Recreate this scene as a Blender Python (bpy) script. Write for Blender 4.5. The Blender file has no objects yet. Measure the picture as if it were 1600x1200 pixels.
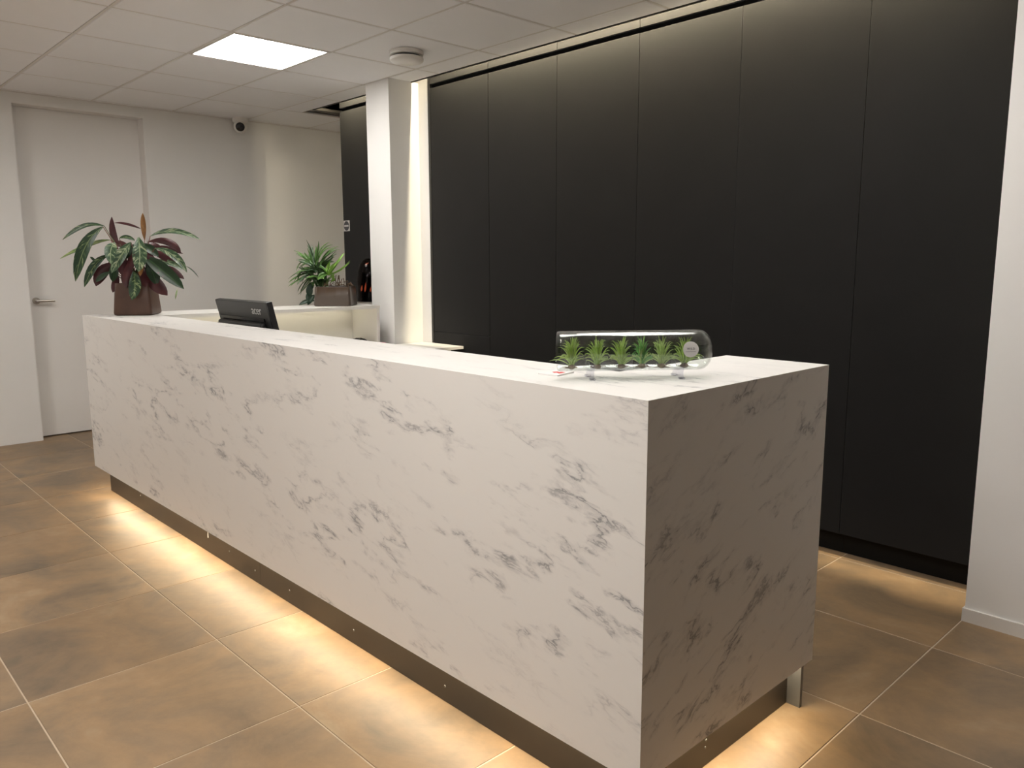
import bpy, bmesh, math, random
from mathutils import Vector, Matrix
from mathutils.geometry import tessellate_polygon
random.seed(7)
S = bpy.context.scene
COL = S.collection

# ------------------------------------------------------------------ camera
cam_d = bpy.data.cameras.new('camera')
cam = bpy.data.objects.new('camera', cam_d)
COL.objects.link(cam)
cam_d.sensor_width = 36.0
cam_d.lens = 36.0 * 1231.83 / 1600.0
cam_d.clip_start = 0.02
_r = Vector((0.68792569, 0.72577268, -0.00350152))
_u = Vector((-0.1075758, 0.10673485, 0.98845087))
_w = Vector((-0.71776437, 0.67960407, -0.15150122))
cam.matrix_world = Matrix(((_r.x, _u.x, -_w.x, 0), (_r.y, _u.y, -_w.y, 0), (_r.z, _u.z, -_w.z, 1.3123), (0, 0, 0, 1)))
S.camera = cam
# ------------------------------------------------------------------ world, exposure
wd = bpy.data.worlds.new('world')
S.world = wd
wd.use_nodes = True
wd.node_tree.nodes['Background'].inputs[0].default_value = (0.9, 0.85, 0.8, 1)
wd.node_tree.nodes['Background'].inputs[1].default_value = 0.02
S.view_settings.view_transform = 'Standard'
S.view_settings.look = 'None'
S.view_settings.gamma = 1.0
S.view_settings.use_curve_mapping = False
S.view_settings.exposure = 0.16
PANEL_W = 20.5        # ceiling light panels by the cabinets, one of them added
PANEL_FRONT_W = 22.5  # added ceiling light panels in front of the desk, out of view
PANEL_COL = (1.0, 0.965, 0.92)
SLOT_W = 1150.0         # warm strip above the cabinets
DESK_LED_W = 54.0     # warm strip under the desk
WARM = (1.0, 0.83, 0.58)
SLOT_COL = (1.0, 0.86, 0.60)
HALL_W = 28.0  # strength of the added vestibule light

# ------------------------------------------------------------------ main measures (metres)
H = 2.528             # ceiling height
XW = -6.67            # left wall
YE = 3.355            # ceiling edge in front of the cabinets
YC = 3.41             # cabinet fronts
YR = 3.103            # right wall piece
DT = 1.029            # desk top
X0, X1, Y0, Y1 = -4.941, -0.976, 1.314, 2.143   # desk outline
DB = 0.15             # underside of the marble

# ------------------------------------------------------------------ materials
def nt(mat):
    return mat.node_tree.nodes, mat.node_tree.links
def P(name, col, rough=0.5, metal=0.0, spec=0.5, emis=None, es=0.0):
    m = bpy.data.materials.new(name)
    m.use_nodes = True
    b = m.node_tree.nodes['Principled BSDF']
    b.inputs['Base Color'].default_value = (*col, 1)
    b.inputs['Roughness'].default_value = rough
    b.inputs['Metallic'].default_value = metal
    b.inputs['Specular IOR Level'].default_value = spec
    if emis:
        b.inputs['Emission Color'].default_value = (*emis, 1)
        b.inputs['Emission Strength'].default_value = es
    return m
def node(m, t, **kw):
    n = m.node_tree.nodes.new(t)
    for k, v in kw.items():
        if k.startswith('i_'):
            key = k[2:]
            key = int(key) if key.isdigit() else key.replace('_', ' ')
            n.inputs[key].default_value = v
        else:
            setattr(n, k, v)
    return n
def link(m, a, ao, b, bi):
    m.node_tree.links.new(a.outputs[ao], b.inputs[bi])
def ramp(m, stops):
    r = node(m, 'ShaderNodeValToRGB')
    e = r.color_ramp.elements
    while len(e) < len(stops):
        e.new(0.5)
    for i, (p, c) in enumerate(stops):
        e[i].position = p
        e[i].color = (*c, 1) if len(c) == 3 else c
    return r
def bsdf(m):
    return m.node_tree.nodes['Principled BSDF']
def mottled(name, c1, c2, scale, rough=0.5, bump=0.0, detail=5.0, spec=0.5, bscale=None):
    m = P(name, c1, rough, spec=spec)
    tc = node(m, 'ShaderNodeTexCoord')
    n = node(m, 'ShaderNodeTexNoise', i_Scale=scale, i_Detail=detail, i_Roughness=0.6)
    link(m, tc, 'Object', n, 'Vector')
    r = ramp(m, [(0.3, c1), (0.7, c2)])
    link(m, n, 'Fac', r, 'Fac')
    link(m, r, 'Color', bsdf(m), 'Base Color')
    if bump:
        n2 = node(m, 'ShaderNodeTexNoise', i_Scale=bscale or scale * 20, i_Detail=4.0)
        link(m, tc, 'Object', n2, 'Vector')
        b = node(m, 'ShaderNodeBump', i_Strength=bump, i_Distance=0.002)
        link(m, n2, 'Fac', b, 'Height')
        link(m, b, 'Normal', bsdf(m), 'Normal')
    return m

M = {}
M['wall'] = mottled('wall_paint', (0.83, 0.82, 0.80), (0.85, 0.84, 0.82), 2.0, 0.75, bump=0.08, bscale=180)
M['tile_c'] = mottled('ceiling_tile_board', (0.90, 0.90, 0.915), (0.92, 0.92, 0.935), 2.5, 0.9, bump=0.15, bscale=260)
M['bar_c'] = P('ceiling_grid_metal', (0.74, 0.71, 0.68), 0.5)
M['white'] = mottled('white_laminate', (0.78, 0.76, 0.72), (0.80, 0.78, 0.74), 3.0, 0.42)
M['door'] = mottled('door_paint', (0.83, 0.81, 0.785), (0.85, 0.83, 0.805), 1.2, 0.5)
M['black'] = mottled('black_laminate', (0.0120, 0.0118, 0.0120), (0.0140, 0.0138, 0.0140), 3.0, 0.55, bump=0.05, bscale=400, spec=0.05)
bsdf(M['black']).inputs['Sheen Weight'].default_value = 0.17
bsdf(M['black']).inputs['Sheen Roughness'].default_value = 0.45
M['blackbody'] = P('cabinet_inside_black', (0.006, 0.006, 0.006), 0.8, spec=0.1)
M['plinthblack'] = P('plinth_black', (0.008, 0.0075, 0.007), 0.7, spec=0.15)
M['darktrim'] = P('dark_trim', (0.02, 0.019, 0.018), 0.5)
M['recess'] = P('recess_board', (0.30, 0.28, 0.25), 0.7)
M['steel'] = P('brushed_steel', (0.50, 0.47, 0.43), 0.32, 1.0)
M['plinth'] = mottled('bronze_plinth', (0.045, 0.038, 0.031), (0.054, 0.045, 0.036), 6.0, 0.42, spec=0.4)
M['plate'] = P('grey_steel_plate', (0.16, 0.16, 0.155), 0.4, 0.6)
M['grout'] = mottled('floor_grout', (0.50, 0.40, 0.29), (0.58, 0.47, 0.35), 9.0, 0.85)
M['plastic'] = P('white_plastic', (0.80, 0.78, 0.75), 0.4)
M['mon'] = mottled('monitor_plastic', (0.016, 0.0165, 0.016), (0.020, 0.0205, 0.020), 60, 0.42)
M['mon_gloss'] = P('monitor_gloss', (0.006, 0.006, 0.007), 0.15)
M['silver'] = P('silver_print', (0.55, 0.55, 0.55), 0.4, 0.3)
M['paper'] = P('paper_white', (0.80, 0.79, 0.77), 0.6)
M['red'] = P('red_print', (0.62, 0.06, 0.06), 0.55)
M['pink'] = P('pink_paper', (0.85, 0.22, 0.33), 0.6)
M['ink'] = P('dark_ink', (0.05, 0.05, 0.055), 0.6)
M['sticker'] = P('sticker_grey', (0.62, 0.60, 0.58), 0.55)
M['soil'] = mottled('potting_bark', (0.020, 0.010, 0.006), (0.09, 0.045, 0.025), 40, 0.9)
M['twig'] = mottled('twig_brown', (0.10, 0.055, 0.035), (0.22, 0.14, 0.085), 30, 0.8)
M['pot1'] = mottled('pot_brown', (0.060, 0.026, 0.016), (0.095, 0.048, 0.030), 9.0, 0.42, bump=0.2, bscale=90)
M['stem'] = P('stem_green', (0.10, 0.13, 0.05), 0.5)
M['stem_red'] = P('stem_red', (0.13, 0.03, 0.02), 0.5)
M['root'] = mottled('root_brown', (0.10, 0.065, 0.04), (0.24, 0.18, 0.12), 90, 0.85)
M['rubber'] = P('black_rubber', (0.015, 0.015, 0.015), 0.55)
M['lens'] = P('camera_lens_black', (0.006, 0.005, 0.006), 0.25)
M['led'] = P('led_lens', (0.8, 0.7, 0.5), 0.5, emis=WARM, es=DESK_LED_W)
M['slotled'] = P('slot_led_lens', (0.8, 0.7, 0.5), 0.5, emis=SLOT_COL, es=SLOT_W)
M['shelfled'] = P('shelf_led_lens', (0.8, 0.75, 0.6), 0.5, emis=(1.0, 0.90, 0.66), es=6.5)
M['panel'] = P('light_diffuser', (0.9, 0.9, 0.9), 0.5, emis=PANEL_COL, es=PANEL_W)
M['panel_f'] = P('light_diffuser_front', (0.9, 0.9, 0.9), 0.5, emis=PANEL_COL, es=PANEL_FRONT_W)
M['halllamp'] = P('hall_lamp_glass', (0.9, 0.9, 0.85), 0.5, emis=(1.0, 0.86, 0.60), es=HALL_W)
M['flame'] = P('flame_glow', (0.3, 0.05, 0.02), 0.6, emis=(1.0, 0.22, 0.09), es=0.75)

# brown glazed planter: darker brown drips under the rim
def make_pot2():
    m = P('pot_glaze', (0.13, 0.10, 0.08), 0.28, spec=0.5)
    tc = node(m, 'ShaderNodeTexCoord')
    mp = node(m, 'ShaderNodeMapping')
    mp.inputs['Scale'].default_value = (30, 30, 3)
    link(m, tc, 'Object', mp, 'Vector')
    n = node(m, 'ShaderNodeTexNoise', i_Scale=1.0, i_Detail=4.0)
    link(m, mp, 'Vector', n, 'Vector')
    sx = node(m, 'ShaderNodeSeparateXYZ')
    link(m, tc, 'Object', sx, 'Vector')
    a = node(m, 'ShaderNodeMath', operation='MULTIPLY_ADD', i_1=7.5, i_2=-0.62)
    link(m, sx, 'Z', a, 0)
    b = node(m, 'ShaderNodeMath', operation='MULTIPLY_ADD', i_1=0.7)
    link(m, n, 'Fac', b, 0)
    link(m, a, 'Value', b, 2)
    r = ramp(m, [(0.25, (0.088, 0.068, 0.055)), (0.55, (0.066, 0.040, 0.023)), (0.8, (0.045, 0.024, 0.013))])
    link(m, b, 'Value', r, 'Fac')
    link(m, r, 'Color', bsdf(m), 'Base Color')
    return m
M['pot2'] = make_pot2()

def marble(name, ax, tilt, stretch, seed, cov=0.0):
    """white laminate with grey broken veins; ax = the two object axes lying in the face"""
    m = P(name, (0.8, 0.78, 0.74), 0.45, spec=0.4)
    tc = node(m, 'ShaderNodeTexCoord')
    sp = node(m, 'ShaderNodeSeparateXYZ')
    link(m, tc, 'Object', sp, 'Vector')
    cb = node(m, 'ShaderNodeCombineXYZ')
    link(m, sp, 'XYZ'[ax[0]], cb, 'X')
    link(m, sp, 'XYZ'[ax[1]], cb, 'Y')
    cb.inputs['Z'].default_value = seed
    ro = node(m, 'ShaderNodeVectorRotate', rotation_type='Z_AXIS')
    ro.inputs['Angle'].default_value = tilt
    link(m, cb, 'Vector', ro, 'Vector')
    sc = node(m, 'ShaderNodeMapping')
    sc.inputs['Scale'].default_value = (1.0, stretch, 1.0)
    link(m, ro, 'Vector', sc, 'Vector')
    # domain warp
    w = node(m, 'ShaderNodeTexNoise', i_Scale=3.2, i_Detail=4.0, i_Roughness=0.6)
    link(m, sc, 'Vector', w, 'Vector')
    ws = node(m, 'ShaderNodeVectorMath', operation='SCALE')
    ws.inputs['Scale'].default_value = 0.30
    link(m, w, 'Color', ws, 0)
    ad = node(m, 'ShaderNodeVectorMath', operation='ADD')
    link(m, sc, 'Vector', ad, 0)
    link(m, ws, 'Vector', ad, 1)
    # ridges
    n1 = node(m, 'ShaderNodeTexNoise', i_Scale=3.3, i_Detail=7.0, i_Roughness=0.60, i_Distortion=0.2)
    link(m, ad, 'Vector', n1, 'Vector')
    s1 = node(m, 'ShaderNodeMath', operation='SUBTRACT', i_1=0.5)
    link(m, n1, 'Fac', s1, 0)
    a1 = node(m, 'ShaderNodeMath', operation='ABSOLUTE')
    link(m, s1, 'Value', a1, 0)
    v1 = node(m, 'ShaderNodeMapRange', interpolation_type='SMOOTHSTEP')
    v1.inputs['From Min'].default_value = 0.0
    v1.inputs['From Max'].default_value = 0.026
    v1.inputs['To Min'].default_value = 1.0
    v1.inputs['To Max'].default_value = 0.0
    link(m, a1, 'Value', v1, 'Value')
    # soft smoky bodies along the veins
    v2 = node(m, 'ShaderNodeMapRange', interpolation_type='SMOOTHSTEP')
    v2.inputs['From Min'].default_value = 0.0
    v2.inputs['From Max'].default_value = 0.085
    v2.inputs['To Min'].default_value = 0.36
    v2.inputs['To Max'].default_value = 0.0
    link(m, a1, 'Value', v2, 'Value')
    # patches where veins exist: large clusters times broken fragments
    n3 = node(m, 'ShaderNodeTexNoise', i_Scale=1.25, i_Detail=2.0)
    off = node(m, 'ShaderNodeVectorMath', operation='ADD')
    off.inputs[1].default_value = (7.3, 2.1, 4.0)
    link(m, sc, 'Vector', off, 0)
    link(m, off, 'Vector', n3, 'Vector')
    k3 = node(m, 'ShaderNodeMapRange', interpolation_type='SMOOTHSTEP')
    k3.inputs['From Min'].default_value = 0.40 - cov
    k3.inputs['From Max'].default_value = 0.60 - cov
    link(m, n3, 'Fac', k3, 'Value')
    n4 = node(m, 'ShaderNodeTexNoise', i_Scale=6.5, i_Detail=3.0, i_Roughness=0.6)
    link(m, off, 'Vector', n4, 'Vector')
    k4 = node(m, 'ShaderNodeMapRange', interpolation_type='SMOOTHSTEP')
    k4.inputs['From Min'].default_value = 0.47 - 0.4 * cov
    k4.inputs['From Max'].default_value = 0.66
    link(m, n4, 'Fac', k4, 'Value')
    mx = node(m, 'ShaderNodeMath', operation='MAXIMUM')
    link(m, v1, 'Result', mx, 0)
    link(m, v2, 'Result', mx, 1)
    p1 = node(m, 'ShaderNodeMath', operation='MULTIPLY')
    link(m, mx, 'Value', p1, 0)
    link(m, k4, 'Result', p1, 1)
    base = node(m, 'ShaderNodeMath', operation='MULTIPLY_ADD', i_1=0.85, i_2=0.15)
    link(m, k3, 'Result', base, 0)
    p2 = node(m, 'ShaderNodeMath', operation='MULTIPLY')
    link(m, p1, 'Value', p2, 0)
    link(m, base, 'Value', p2, 1)
    rr = ramp(m, [(0.0, (0.80, 0.78, 0.75)), (0.35, (0.62, 0.605, 0.59)), (1.0, (0.30, 0.30, 0.305))])
    link(m, p2, 'Value', rr, 'Fac')
    link(m, rr, 'Color', bsdf(m), 'Base Color')
    return m
M['marble_f'] = marble('marble_front', (0, 2), 0.17, 2.7, 3.0, 0.02)
M['marble_e'] = marble('marble_end', (1, 2), -0.42, 2.5, 11.0, 0.08)
M['marble_t'] = marble('marble_top', (0, 1), 0.05, 3.0, 21.0)

def floor_mat():
    m = P('floor_tile_stone', (0.2, 0.15, 0.1), 0.42, spec=0.45)
    oi = node(m, 'ShaderNodeObjectInfo')
    tc = node(m, 'ShaderNodeTexCoord')
    ml = node(m, 'ShaderNodeMath', operation='MULTIPLY', i_1=53.0)
    link(m, oi, 'Random', ml, 0)
    cb = node(m, 'ShaderNodeCombineXYZ')
    link(m, ml, 'Value', cb, 'X')
    link(m, ml, 'Value', cb, 'Z')
    ad = node(m, 'ShaderNodeVectorMath', operation='ADD')
    link(m, tc, 'Object', ad, 0)
    link(m, cb, 'Vector', ad, 1)
    n = node(m, 'ShaderNodeTexNoise', i_Scale=2.6, i_Detail=6.0, i_Roughness=0.62, i_Distortion=0.6)
    link(m, ad, 'Vector', n, 'Vector')
    r = ramp(m, [(0.30, (0.145, 0.107, 0.070)), (0.45, (0.232, 0.160, 0.095)), (0.58, (0.295, 0.192, 0.104)), (0.72, (0.345, 0.252, 0.155))])
    link(m, n, 'Fac', r, 'Fac')
    n2 = node(m, 'ShaderNodeTexNoise', i_Scale=14.0, i_Detail=5.0, i_Roughness=0.7)
    link(m, ad, 'Vector', n2, 'Vector')
    mr = node(m, 'ShaderNodeMapRange')
    mr.inputs['From Min'].default_value = 0.35
    mr.inputs['From Max'].default_value = 0.65
    mr.inputs['To Min'].default_value = 0.92
    mr.inputs['To Max'].default_value = 1.06
    link(m, n2, 'Fac', mr, 'Value')
    tv = node(m, 'ShaderNodeMapRange')
    tv.inputs['To Min'].default_value = 0.90
    tv.inputs['To Max'].default_value = 1.10
    link(m, oi, 'Random', tv, 'Value')
    m1 = node(m, 'ShaderNodeMath', operation='MULTIPLY')
    link(m, mr, 'Result', m1, 0)
    link(m, tv, 'Result', m1, 1)
    sc = node(m, 'ShaderNodeVectorMath', operation='SCALE')
    link(m, r, 'Color', sc, 0)
    link(m, m1, 'Value', sc, 'Scale')
    link(m, sc, 'Vector', bsdf(m), 'Base Color')
    rr = node(m, 'ShaderNodeMapRange')
    rr.inputs['To Min'].default_value = 0.36
    rr.inputs['To Max'].default_value = 0.54
    link(m, n, 'Fac', rr, 'Value')
    link(m, rr, 'Result', bsdf(m), 'Roughness')
    return m
M['tile_f'] = floor_mat()

def clear_mat(name, tint, gl=1.0, ior=1.45):
    m = bpy.data.materials.new(name)
    m.use_nodes = True
    m.node_tree.nodes.clear()
    o = node(m, 'ShaderNodeOutputMaterial')
    mix = node(m, 'ShaderNodeMixShader')
    lw = node(m, 'ShaderNodeLayerWeight', i_Blend=0.5)
    pw = node(m, 'ShaderNodeMath', operation='POWER', i_1=3.6)
    link(m, lw, 'Facing', pw, 0)
    mu = node(m, 'ShaderNodeMath', operation='MULTIPLY_ADD', i_1=0.55 * gl, i_2=0.045 * gl)
    t = node(m, 'ShaderNodeBsdfTransparent')
    t.inputs['Color'].default_value = (*tint, 1)
    g = node(m, 'ShaderNodeBsdfGlossy')
    g.inputs['Roughness'].default_value = 0.03
    link(m, pw, 'Value', mu, 0)
    link(m, mu, 'Value', mix, 'Fac')
    link(m, t, 'BSDF', mix, 1)
    link(m, g, 'BSDF', mix, 2)
    link(m, mix, 'Shader', o, 'Surface')
    return m
M['glass'] = clear_mat('clear_glass', (0.95, 0.965, 0.955), 1.0)
M['acrylic'] = clear_mat('clear_acrylic', (0.93, 0.93, 0.96), 1.0)
M['smoke'] = clear_mat('smoked_glass', (0.5, 0.45, 0.45), 0.3)

def leaf_top(name, dark, light, cream, lo, hi, rib):
    """leaf face: cream feathering that runs out from the midrib along the side veins"""
    m = P(name, dark, 0.42, spec=0.4)
    uv = node(m, 'ShaderNodeUVMap')
    sp = node(m, 'ShaderNodeSeparateXYZ')
    link(m, uv, 'UV', sp, 'Vector')
    oi = node(m, 'ShaderNodeObjectInfo')
    c = node(m, 'ShaderNodeMath', operation='SUBTRACT', i_1=0.5)
    link(m, sp, 'Y', c, 0)
    a = node(m, 'ShaderNodeMath', operation='ABSOLUTE')
    link(m, c, 'Value', a, 0)
    ch = node(m, 'ShaderNodeMath', operation='MULTIPLY_ADD', i_1=-0.32)
    link(m, a, 'Value', ch, 0)
    link(m, sp, 'X', ch, 2)
    cb = node(m, 'ShaderNodeCombineXYZ')
    k1 = node(m, 'ShaderNodeMath', operation='MULTIPLY', i_1=13.0)
    link(m, ch, 'Value', k1, 0)
    link(m, k1, 'Value', cb, 'X')
    k2 = node(m, 'ShaderNodeMath', operation='MULTIPLY', i_1=2.2)
    link(m, c, 'Value', k2, 0)
    link(m, k2, 'Value', cb, 'Y')
    k3 = node(m, 'ShaderNodeMath', operation='MULTIPLY', i_1=40.0)
    link(m, oi, 'Random', k3, 0)
    link(m, k3, 'Value', cb, 'Z')
    n = node(m, 'ShaderNodeTexNoise', i_Scale=1.0, i_Detail=3.0, i_Roughness=0.6)
    link(m, cb, 'Vector', n, 'Vector')
    mr = node(m, 'ShaderNodeMapRange', interpolation_type='SMOOTHSTEP')
    mr.inputs['From Min'].default_value = lo
    mr.inputs['From Max'].default_value = hi
    link(m, n, 'Fac', mr, 'Value')
    rb = node(m, 'ShaderNodeMapRange', interpolation_type='SMOOTHSTEP')
    rb.inputs['From Min'].default_value = 0.015
    rb.inputs['From Max'].default_value = 0.06
    rb.inputs['To Min'].default_value = rib
    rb.inputs['To Max'].default_value = 0.0
    link(m, a, 'Value', rb, 'Value')
    mx = node(m, 'ShaderNodeMath', operation='MAXIMUM')
    link(m, mr, 'Result', mx, 0)
    link(m, rb, 'Result', mx, 1)
    r = ramp(m, [(0.0, dark), (0.5, light), (1.0, cream)])
    link(m, mx, 'Value', r, 'Fac')
    link(m, r, 'Color', bsdf(m), 'Base Color')
    return m
M['lf_g'] = leaf_top('leaf_green_variegated', (0.016, 0.048, 0.020), (0.075, 0.135, 0.050), (0.34, 0.40, 0.20), 0.50, 0.72, 0.75)
M['lf_c'] = leaf_top('leaf_cream_variegated', (0.030, 0.070, 0.034), (0.13, 0.20, 0.10), (0.45, 0.49, 0.32), 0.43, 0.72, 0.8)
M['lf_d'] = leaf_top('leaf_dark_green', (0.010, 0.032, 0.010), (0.030, 0.075, 0.020), (0.10, 0.17, 0.06), 0.58, 0.85, 0.5)
M['lf_l'] = leaf_top('leaf_light_green', (0.10, 0.17, 0.05), (0.24, 0.33, 0.10), (0.42, 0.48, 0.20), 0.45, 0.70, 0.6)
M['lf_o'] = leaf_top('leaf_rust', (0.20, 0.085, 0.018), (0.26, 0.12, 0.03), (0.32, 0.17, 0.06), 0.45, 0.75, 0.3)
M['lf_r'] = mottled('leaf_underside_burgundy', (0.038, 0.006, 0.008), (0.075, 0.012, 0.014), 18, 0.42)
M['al_a'] = mottled('aloe_green', (0.055, 0.135, 0.030), (0.12, 0.24, 0.06), 25, 0.42)
M['al_b'] = mottled('aloe_bright', (0.14, 0.33, 0.04), (0.30, 0.50, 0.10), 25, 0.42)
M['al_c'] = mottled('aloe_dark', (0.025, 0.060, 0.022), (0.055, 0.11, 0.04), 25, 0.45)
M['al_d'] = mottled('succulent_dark', (0.010, 0.034, 0.018), (0.020, 0.055, 0.028), 25, 0.4)
M['air_a'] = mottled('air_plant_green', (0.20, 0.34, 0.04), (0.38, 0.53, 0.10), 60, 0.5)
M['air_b'] = mottled('air_plant_pale', (0.26, 0.40, 0.09), (0.44, 0.56, 0.19), 60, 0.5)
M['air_c'] = mottled('air_plant_fresh', (0.08, 0.26, 0.05), (0.18, 0.42, 0.10), 60, 0.5)

# ------------------------------------------------------------------ mesh helpers
class MB:
    def __init__(s):
        s.v = []; s.f = []; s.mi = []; s.uv = {}
    def add(s, vs, fs, mi=0):
        o = len(s.v)
        s.v += [tuple(v) for v in vs]
        for f in fs:
            s.f.append(tuple(o + i for i in f)); s.mi.append(mi)
        return s
    def hexa(s, p, mi=0):   # 4 bottom (ccw from above), 4 top
        return s.add(p, [(3, 2, 1, 0), (4, 5, 6, 7), (0, 1, 5, 4), (1, 2, 6, 5), (2, 3, 7, 6), (3, 0, 4, 7)], mi)
    def box(s, x0, x1, y0, y1, z0, z1, b=0.0, mi=0):
        if b <= 0:
            return s.hexa([(x0, y0, z0), (x1, y0, z0), (x1, y1, z0), (x0, y1, z0), (x0, y0, z1), (x1, y0, z1), (x1, y1, z1), (x0, y1, z1)], mi)
        bm = bmesh.new()
        bmesh.ops.create_cube(bm, size=1.0)
        for v in bm.verts:
            v.co = ((x0 + x1) / 2 + v.co.x * (x1 - x0), (y0 + y1) / 2 + v.co.y * (y1 - y0), (z0 + z1) / 2 + v.co.z * (z1 - z0))
        bmesh.ops.bevel(bm, geom=bm.edges[:], offset=b, segments=2, affect='EDGES', profile=0.5)
        bm.verts.index_update()
        s.add([v.co[:] for v in bm.verts], [[v.index for v in f.verts] for f in bm.faces], mi)
        bm.free()
        return s
    def prism(s, poly, z0, z1, mi=0):   # poly ccw in xy
        n = len(poly)
        vs = [(x, y, z0) for x, y in poly] + [(x, y, z1) for x, y in poly]
        fs = [tuple(range(n - 1, -1, -1)), tuple(range(n, 2 * n))] + [(i, (i + 1) % n, n + (i + 1) % n, n + i) for i in range(n)]
        return s.add(vs, fs, mi)
    def lathe(s, prof, c=(0, 0, 0), n=32, axis=None, mi=0, close=False):
        """prof: (radius, height) list; axis: direction of height"""
        q = Vector((0, 0, 1)).rotation_difference(Vector(axis)) if axis is not None else None
        vs = []; fs = []
        for r, z in prof:
            for k in range(n):
                a = 2 * math.pi * k / n
                p = Vector((r * math.cos(a), r * math.sin(a), z))
                if q: p = q @ p
                vs.append(p + Vector(c))
        m = len(prof)
        for j in range(m - 1 if not close else m):
            j2 = (j + 1) % m
            for k in range(n):
                k2 = (k + 1) % n
                fs.append((j * n + k, j * n + k2, j2 * n + k2, j2 * n + k))
        if not close:
            fs.append(tuple(range(n - 1, -1, -1)))
            fs.append(tuple((m - 1) * n + k for k in range(n)))
        return s.add(vs, fs, mi)
    def tube(s, pts, rad, n=8, mi=0):
        pts = [Vector(p) for p in pts]
        m = len(pts)
        if not isinstance(rad, (list, tuple)): rad = [rad] * m
        t0 = (pts[1] - pts[0]).normalized()
        ref = Vector((0, 0, 1)) if abs(t0.z) < 0.9 else Vector((1, 0, 0))
        vs = []; fs = []
        for i, p in enumerate(pts):
            t = (pts[min(i + 1, m - 1)] - pts[max(i - 1, 0)]).normalized()
            a = t.cross(ref).normalized(); b = t.cross(a).normalized()
            ref = -b if False else ref
            for k in range(n):
                an = 2 * math.pi * k / n
                vs.append(p + (a * math.cos(an) + b * math.sin(an)) * rad[i])
        for i in range(m - 1):
            for k in range(n):
                k2 = (k + 1) % n
                fs.append((i * n + k, (i + 1) * n + k, (i + 1) * n + k2, i * n + k2))
        fs.append(tuple(range(n))); fs.append(tuple((m - 1) * n + k for k in range(n - 1, -1, -1)))
        return s.add(vs, fs, mi)
    def mesh(s, name, mats, smooth=False, off=(0, 0, 0)):
        me = bpy.data.meshes.new(name)
        me.from_pydata([(v[0] - off[0], v[1] - off[1], v[2] - off[2]) for v in s.v], [], s.f)
        for mt in mats: me.materials.append(mt)
        for p, i in zip(me.polygons, s.mi):
            p.material_index = i
            p.use_smooth = bool(smooth)
        me.update()
        if smooth and smooth is not True:
            me.set_sharp_from_angle(angle=math.radians(smooth))
        return me

def root_loc(o):
    while o.parent: o = o.parent
    return o.location
def obj(name, mb, mat, parent=None, smooth=False, local=False):
    """link ONE mesh object; world coordinates unless local"""
    mats = mat if isinstance(mat, (list, tuple)) else [mat]
    off = (0, 0, 0)
    if parent is not None and not local: off = tuple(root_loc(parent))
    me = mb.mesh(name, mats, smooth, off) if isinstance(mb, MB) else mb
    o = bpy.data.objects.new(name, me)
    COL.objects.link(o)
    if parent is not None: o.parent = parent
    return o
def tag(o, label, cat, group=None):
    o['label'] = label; o['category'] = cat
    if group: o['group'] = group
    return o
def thing(name, loc, label, cat, group=None, rz=0.0):
    o = bpy.data.objects.new(name, None)
    o.empty_display_size = 0.1
    COL.objects.link(o)
    o.location = loc
    o.rotation_euler = (0, 0, rz)
    return tag(o, label, cat, group)
def struct(name, mb, mat, label=None):
    o = obj(name, mb, mat)
    o['kind'] = 'structure'
    if label: o['label'] = label
    return o
def text_mesh(body, size, depth, spacing=1.0, bold=0.0):
    cu = bpy.data.curves.new('lettering', 'FONT')
    cu.body = body; cu.size = size; cu.extrude = depth; cu.align_x = 'CENTER'; cu.align_y = 'CENTER'
    cu.space_character = spacing; cu.offset = bold; cu.resolution_u = 4
    ob = bpy.data.objects.new('lettering_tmp', cu)
    COL.objects.link(ob)
    dg = bpy.context.evaluated_depsgraph_get()
    me = bpy.data.meshes.new_from_object(ob.evaluated_get(dg))
    bpy.data.objects.remove(ob)
    return me

# ------------------------------------------------------------------ FLOOR
XMIN, XMAX, YMIN, YMAX = XW, 1.4, -1.75, 6.0
fl = struct('floor', MB().box(XMIN - 0.19, XMAX, YMIN, YMAX, -0.08, -0.0015), M['grout'], 'brown stone tile floor with pale grout lines')
fx, fy, sx, sy, gap = -2.6235, 1.0413, 0.5892, 0.5851, 0.0042
tile_cache = {}
def floor_tile(x0, x1, y0, y1):
    w, d = round(x1 - x0, 4), round(y1 - y0, 4)
    if (w, d) not in tile_cache:
        mb = MB(); b = 0.0012
        hw, hd = w / 2, d / 2
        mb.add([(-hw, -hd, -0.008), (hw, -hd, -0.008), (hw, hd, -0.008), (-hw, hd, -0.008),
                (-hw, -hd, -b), (hw, -hd, -b), (hw, hd, -b), (-hw, hd, -b),
                (-hw + b, -hd + b, 0), (hw - b, -hd + b, 0), (hw - b, hd - b, 0), (-hw + b, hd - b, 0)],
               [(8, 9, 10, 11), (4, 5, 9, 8), (5, 6, 10, 9), (6, 7, 11, 10), (7, 4, 8, 11), (0, 1, 5, 4), (1, 2, 6, 5), (2, 3, 7, 6), (3, 0, 4, 7)])
        tile_cache[(w, d)] = mb.mesh('floor_tile', [M['tile_f']])
    o = bpy.data.objects.new('floor_tile', tile_cache[(w, d)])
    COL.objects.link(o); o.location = ((x0 + x1) / 2, (y0 + y1) / 2, 0); o.parent = fl
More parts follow.
